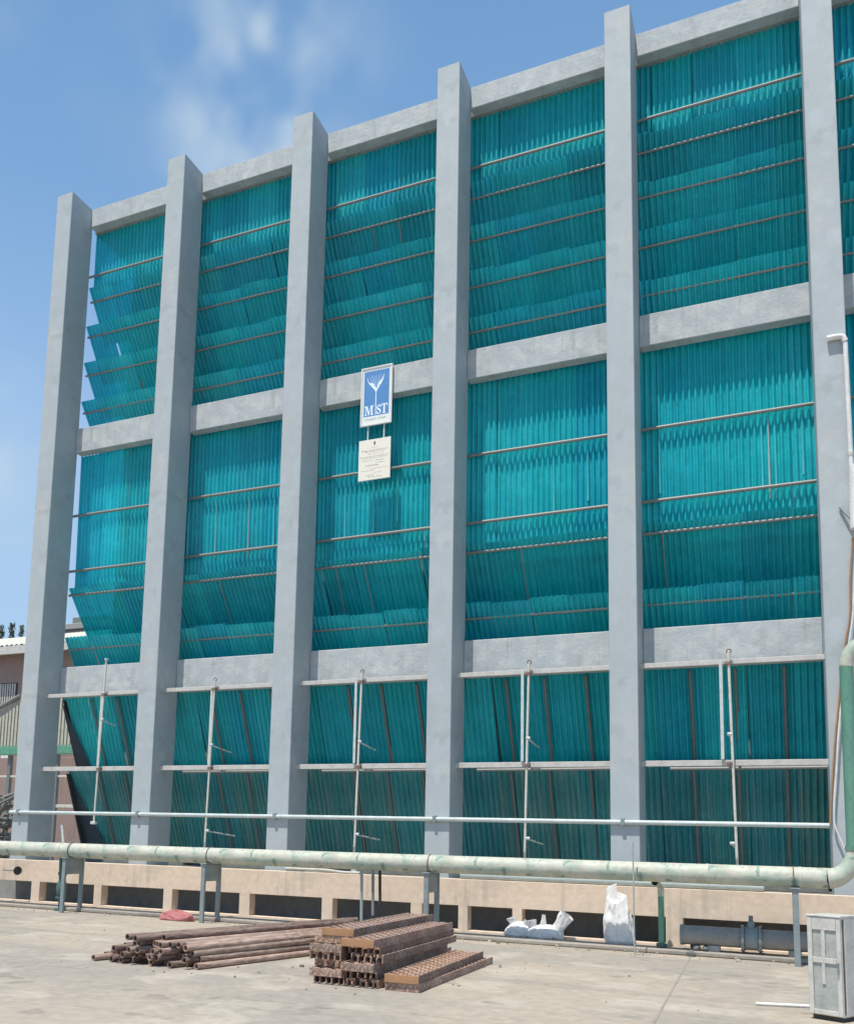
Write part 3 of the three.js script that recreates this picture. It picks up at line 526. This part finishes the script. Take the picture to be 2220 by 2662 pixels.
{ // broken lumps by the grey pipe
  for (let i = 0; i < 7; i++) {
    const r = rr(.035, .08), g = new THREE.IcosahedronGeometry(r, 1); const p = g.attributes.position; for (let k = 0; k < p.count; k++) { const f = .75 + .5 * fbm(p.getX(k) * 30 + i * 7, p.getY(k) * 30, p.getZ(k) * 30 + .3, 2); p.setXYZ(k, p.getX(k) * f, p.getY(k) * f * .8, p.getZ(k) * f); } g.computeVertexNormals();
    const q = onY(1700 + rr(320, 470) * .297, 2130 + rr(1150, 1195) * .297, .03);
    solo('rubble', g, M.rib, 'dark broken lump of rubble on the kerb under the grey flanged pipe', 'rubble', 'rubble under the grey flanged pipe', [q.x, .05 + (q.z < 1.1 ? .083 : 0), q.z]);
  }
}
{
  const g = new THREE.IcosahedronGeometry(1, 0), N = 420, im = new THREE.InstancedMesh(g, std({ map: T.grain, color: lin(.36, .33, .28), roughness: .95 }), N), m4 = new THREE.Matrix4(), q = new THREE.Quaternion(), c = new THREE.Color();
  for (let i = 0; i < N; i++) {
    const r = rnd(); let x, z;
    if (r < .75) { x = rr(2, 24); z = 1.14 + Math.pow(rnd(), 2) * .5; } else if (r < .93) { x = rr(12.4, 18.6); z = rr(3.6, 8.4); } else { x = rr(8, 24); z = rr(1.2, 11); }
    const sz = rr(.006, .02) * (rnd() < .08 ? 2 : 1); q.setFromEuler(new THREE.Euler(rr(0, 6), rr(0, 6), rr(0, 6)));
    m4.compose(V(x, sz * .4, z), q, V(sz * rr(.8, 1.6), sz * .7, sz * rr(.8, 1.5))); im.setMatrixAt(i, m4); const k = rr(.5, 1.4); im.setColorAt(i, c.setRGB(k, k * .97, k * .93));
  }
  im.name = 'grit'; im.userData = { kind: 'stuff', label: 'loose grit scattered along the kerb and round the stacks', category: 'grit' }; scene.add(im);
}
{ const r = solo('steel_rod', rod(V(0, 0, 0), V(.0, 1.9, 0), .013, 8), M.steelPale, 'thin upright steel rod beside the tall white sack', 'rod', null, [19.39, 0, 1.62]); r.rotation.z = .004; }
{ const a = onY(1963, 2609, .02), b = onY(2102, 2616, .02); solo('white_stick', rod(a, b, .021, 10), M.white, 'short white pipe offcut lying on the concrete near the cabinet', 'pipe'); }

// ---------------------------------------------------------------- electrical cabinet
{
  const ang = -.46, s = thing('control_cabinet', 'beige metal control cabinet with glazed front panels', 'cabinet', [22.25, 0, 7.02], ang);
  const W = .35, D = .46, Hc = 1.09;
  part('carcass', box(-W, 0, .05, Hc, -D, -.02, .008), M.beige, s);
  part('plinth', box(-W + .02, -.02, .0, .05, -D + .02, -.03, .004), M.dark, s);
  part('top', box(-W - .01, .01, Hc + .001, Hc + .02, -D - .01, .012, .004), M.beige, s);
  const fr = [[-W, -W + .05, .06, Hc - .002], [-.045, 0, .06, Hc - .002], [-W + .052, -.047, Hc - .14, Hc - .002], [-W + .052, -.047, .60, .66], [-W + .052, -.047, .06, .11], [-.205, -.165, .662, Hc - .142], [-.205, -.17, .38, .598]];
  for (const [a, b, c, d] of fr) part('frame', box(a, b, c, d, -.019, .004, .004), M.beige, s);
  const pane = new THREE.MeshPhysicalMaterial({ color: lin(.44, .46, .43), roughness: .18, map: T.grain });
  for (const [a, b, c, d] of [[-W + .053, -.207, .664, Hc - .144], [-.163, -.049, .664, Hc - .144], [-W + .053, -.049, .112, .598]]) part('pane', box(a, b, c, d, -.018, -.012, .001), pane, s);
  part('door_gap', box(.001, .006, .08, Hc - .02, -.06, -.045, .001), M.dark, s); part('handle', box(-.035, -.02, .5, .62, .005, .03, .004), M.steel, s);
  part('side_seam', box(.001, .012, .06, Hc - .01, -D + .02, -.08, .003), M.beige, s);
}

// ---------------------------------------------------------------- background beyond the end bay
{
  const zA = -25, a0 = at(0, 1692, zA), a1 = at(90, 1683, zA);
  const sA = thing('factory_shed', 'tall mauve factory shed with a pale sheet roof beyond the tower end', 'building');
  const xr = -15.8, yE = a0.y, yR = at(62, 1637, zA).y;
  part('wall', box(-48, xr, 0, yE - .05, zA - 12, zA, .02), M.mauve, sA);
  const rf = new THREE.BufferGeometry(); { const pos = [], n = 90, x0 = -50, x1 = xr + 1; for (let i = 0; i < n; i++) { const xa = lerp(x0, x1, i / n), xb = lerp(x0, x1, (i + 1) / n), xm = (xa + xb) / 2; for (const [p, q] of [[xa, xm], [xm, xb]]) { const ha = p === xm ? .1 : 0, hb = q === xm ? .1 : 0; const A = [p, yE + ha, zA + 1], B = [q, yE + hb, zA + 1], C = [q, yR + 1.4 + hb, zA - 7], D = [p, yR + 1.4 + ha, zA - 7]; pos.push(...A, ...B, ...C, ...A, ...C, ...D); } } rf.setAttribute('position', new THREE.Float32BufferAttribute(pos, 3)); }
  part('roof', uvM(rf), std({ map: T.grain, color: lin(.68, .66, .56), roughness: .7, side: THREE.DoubleSide }), sA);
  part('fascia', box(-50, xr + 1, yE - .5, yE - .02, zA + .8, zA + 1, .01), M.beige, sA);
  for (let k = 0; k < 3; k++) { const x = at(22, 1740, zA).x - k * 4.2; const w = part('window', box(x - .5, x + .9, yE - 4.4, yE - 2.1, zA + .002, zA + .03, .005), M.dark, sA); for (let i = 0; i < 7; i++) part('slat', box(x - .46 + i * .19, x - .36 + i * .19, yE - 4.35, yE - 2.15, zA + .032, zA + .08, .005), M.beige, w); }
  { const x = at(28, 1797, zA).x; part('door', box(x - .35, x + .25, yE - 7.6, yE - 5.6, zA + .002, zA + .04, .005), M.white, sA); }
  // lower ribbed shed with a green gutter
  const zB = -18, sB = thing('ribbed_shed', 'low shed with ribbed cream cladding and a green gutter beyond the tower end', 'building');
  const b0 = at(190, 1940, zB), bt = at(60, 1830, zB).y, gy = at(150, 1945, zB).y;
  const ribs = []; for (let i = 0; i < 70; i++) { const x = -20 + i * .22; ribs.push(box(x, x + .12, gy + .15, bt + (x < at(50, 1845, zB).x ? (x - at(50, 1845, zB).x) * .55 : .3), zB, zB + .05, .005)); }
  part('cladding', merge(ribs), std({ map: T.grain, color: lin(.56, .54, .44), roughness: .7 }), sB);
  const shp = new THREE.Shape([new THREE.Vector2(-30, gy), new THREE.Vector2(b0.x + 2.4, gy), new THREE.Vector2(b0.x + 2.4, bt + .3), new THREE.Vector2(at(50, 1845, zB).x, bt + .3), new THREE.Vector2(-30, bt - 7)]);
  const bp = new THREE.ExtrudeGeometry(new THREE.Shape([new THREE.Vector2(-20, gy), new THREE.Vector2(b0.x + 2.4, gy), new THREE.Vector2(b0.x + 2.4, bt + .3), new THREE.Vector2(at(50, 1845, zB).x, bt + .3), new THREE.Vector2(-19, gy + .1)]), { depth: .3, bevelEnabled: false }); bp.translate(0, 0, zB - .31); part('backing', uvM(bp), std({ map: T.grain, color: lin(.40, .40, .34), roughness: .8 }), sB);
  part('roof_edge', rod(V(-20, gy + .1, zB + .06), V(at(50, 1845, zB).x + .1, bt + .42, zB + .06), .12, 6), M.rib, sB);
  part('gutter', box(-20, b0.x + 2.5, gy - .32, gy + .1, zB + .06, zB + .3, .02), M.green, sB);
  part('back_wall', box(-20, b0.x + 2.4, 0, gy - .02, zB - 4.2, zB - 4, .02), M.mauve, sB);
  for (let k = 0; k < 6; k++) { const x = b0.x + 2.2 - k * 3.1; part('post', box(x - .1, x + .1, 0, gy - .33, zB - .1, zB + .1, .01), M.rib, sB); }
  part('cross_rail', box(-20, b0.x + 2.4, 3.1, 3.25, zB - .05, zB + .05, .01), M.beige, sB); part('cross_rail', box(-20, b0.x + 2.4, 4.6, 4.7, zB - .05, zB + .05, .01), M.beige, sB);
  // heap of scrap at its foot
  const c0 = at(12, 2140, -9), hp = thing('scrap_heap', 'tall grey tangle of scrap steel before the low ribbed shed', 'scrap', [c0.x - .6, 0, -9]);
  const bars = []; for (let i = 0; i < 150; i++) { const y = Math.pow(rnd(), 1.4) * 3.2, w = 2.2 * (1 - y / 4.2), x = rr(-w, w), z = rr(-1, 1), q = V(rr(-1, 1), rr(-.6, .6), rr(-1, 1)).normalize().multiplyScalar(rr(.3, .9)); bars.push(rod(V(x, Math.max(.05, y - q.y), z).sub(V(q.x, 0, q.z)), V(x + q.x, Math.max(.05, y + q.y), z + q.z), rr(.03, .1), 5)); }
  const hpm = part('scrap', merge(bars), std({ map: T.grain, color: lin(.22, .22, .20), roughness: .8 }), hp); hpm.userData.kind = 'stuff';
  const fr2 = at(150, 1640, -40), sC = thing('distant_block', 'dull grey building whose roof shows through the gap beside the end column', 'building');
  part('wall', box(fr2.x - .8, fr2.x + 9, 0, fr2.y, -46, -40, .05), M.rib, sC); part('parapet', box(fr2.x - 1, fr2.x + 9.2, fr2.y + .002, fr2.y + .5, -46.1, -39.9, .05), M.concrete, sC); part('roof_shed', box(fr2.x + .6, fr2.x + 4, fr2.y + .502, fr2.y + 1.3, -45, -41, .05), M.rib, sC);
  // trees over the shed roof
  const leafMat = new THREE.MeshPhysicalMaterial({ color: lin(.13, .155, .11), roughness: .8, transmission: .3, thickness: 0, side: THREE.DoubleSide });
  const tl = ['slim dark tree whose tip shows over the pale shed roof'];
  for (const [u, v, r] of [[6, 1630, .45], [32, 1624, .5], [58, 1630, .4], [-30, 1625, .6]]) {
    const p = at(u, v, -46), t = thing('tree', u > 100 ? 'bushy dark tree seen through the gap beside the end column' : 'slim dark tree whose tip shows over the pale shed roof', 'tree', [p.x, 0, -46], 0, u > 100 ? undefined : 'trees over the shed roof');
    part('trunk', rod(V(0, 0, 0), V(0, p.y - 1.5, 0), .28, 8, .07), M.rib, t);
    const pos = []; for (let i = 0; i < 260; i++) { const h = Math.pow(rnd(), .8), y = p.y - 7 + 7 * h, rad = r * (1.15 - h) * 1.3 * Math.sqrt(rnd()), a = rr(0, 6.283), s = rr(.14, .3), cx = Math.cos(a) * rad, cz = Math.sin(a) * rad; for (let k = 0; k < 3; k++) pos.push(cx + rr(-s, s), y + rr(-s, s) * 1.5, cz + rr(-s, s)); }
    const g = new THREE.BufferGeometry(); g.setAttribute('position', new THREE.Float32BufferAttribute(pos, 3)); g.computeVertexNormals(); part('crown', g, leafMat, t);
  }
}

scene.traverse((o) => { if (o.isMesh) { o.castShadow = true; o.receiveShadow = true; } });
renderer.render(scene, camera);
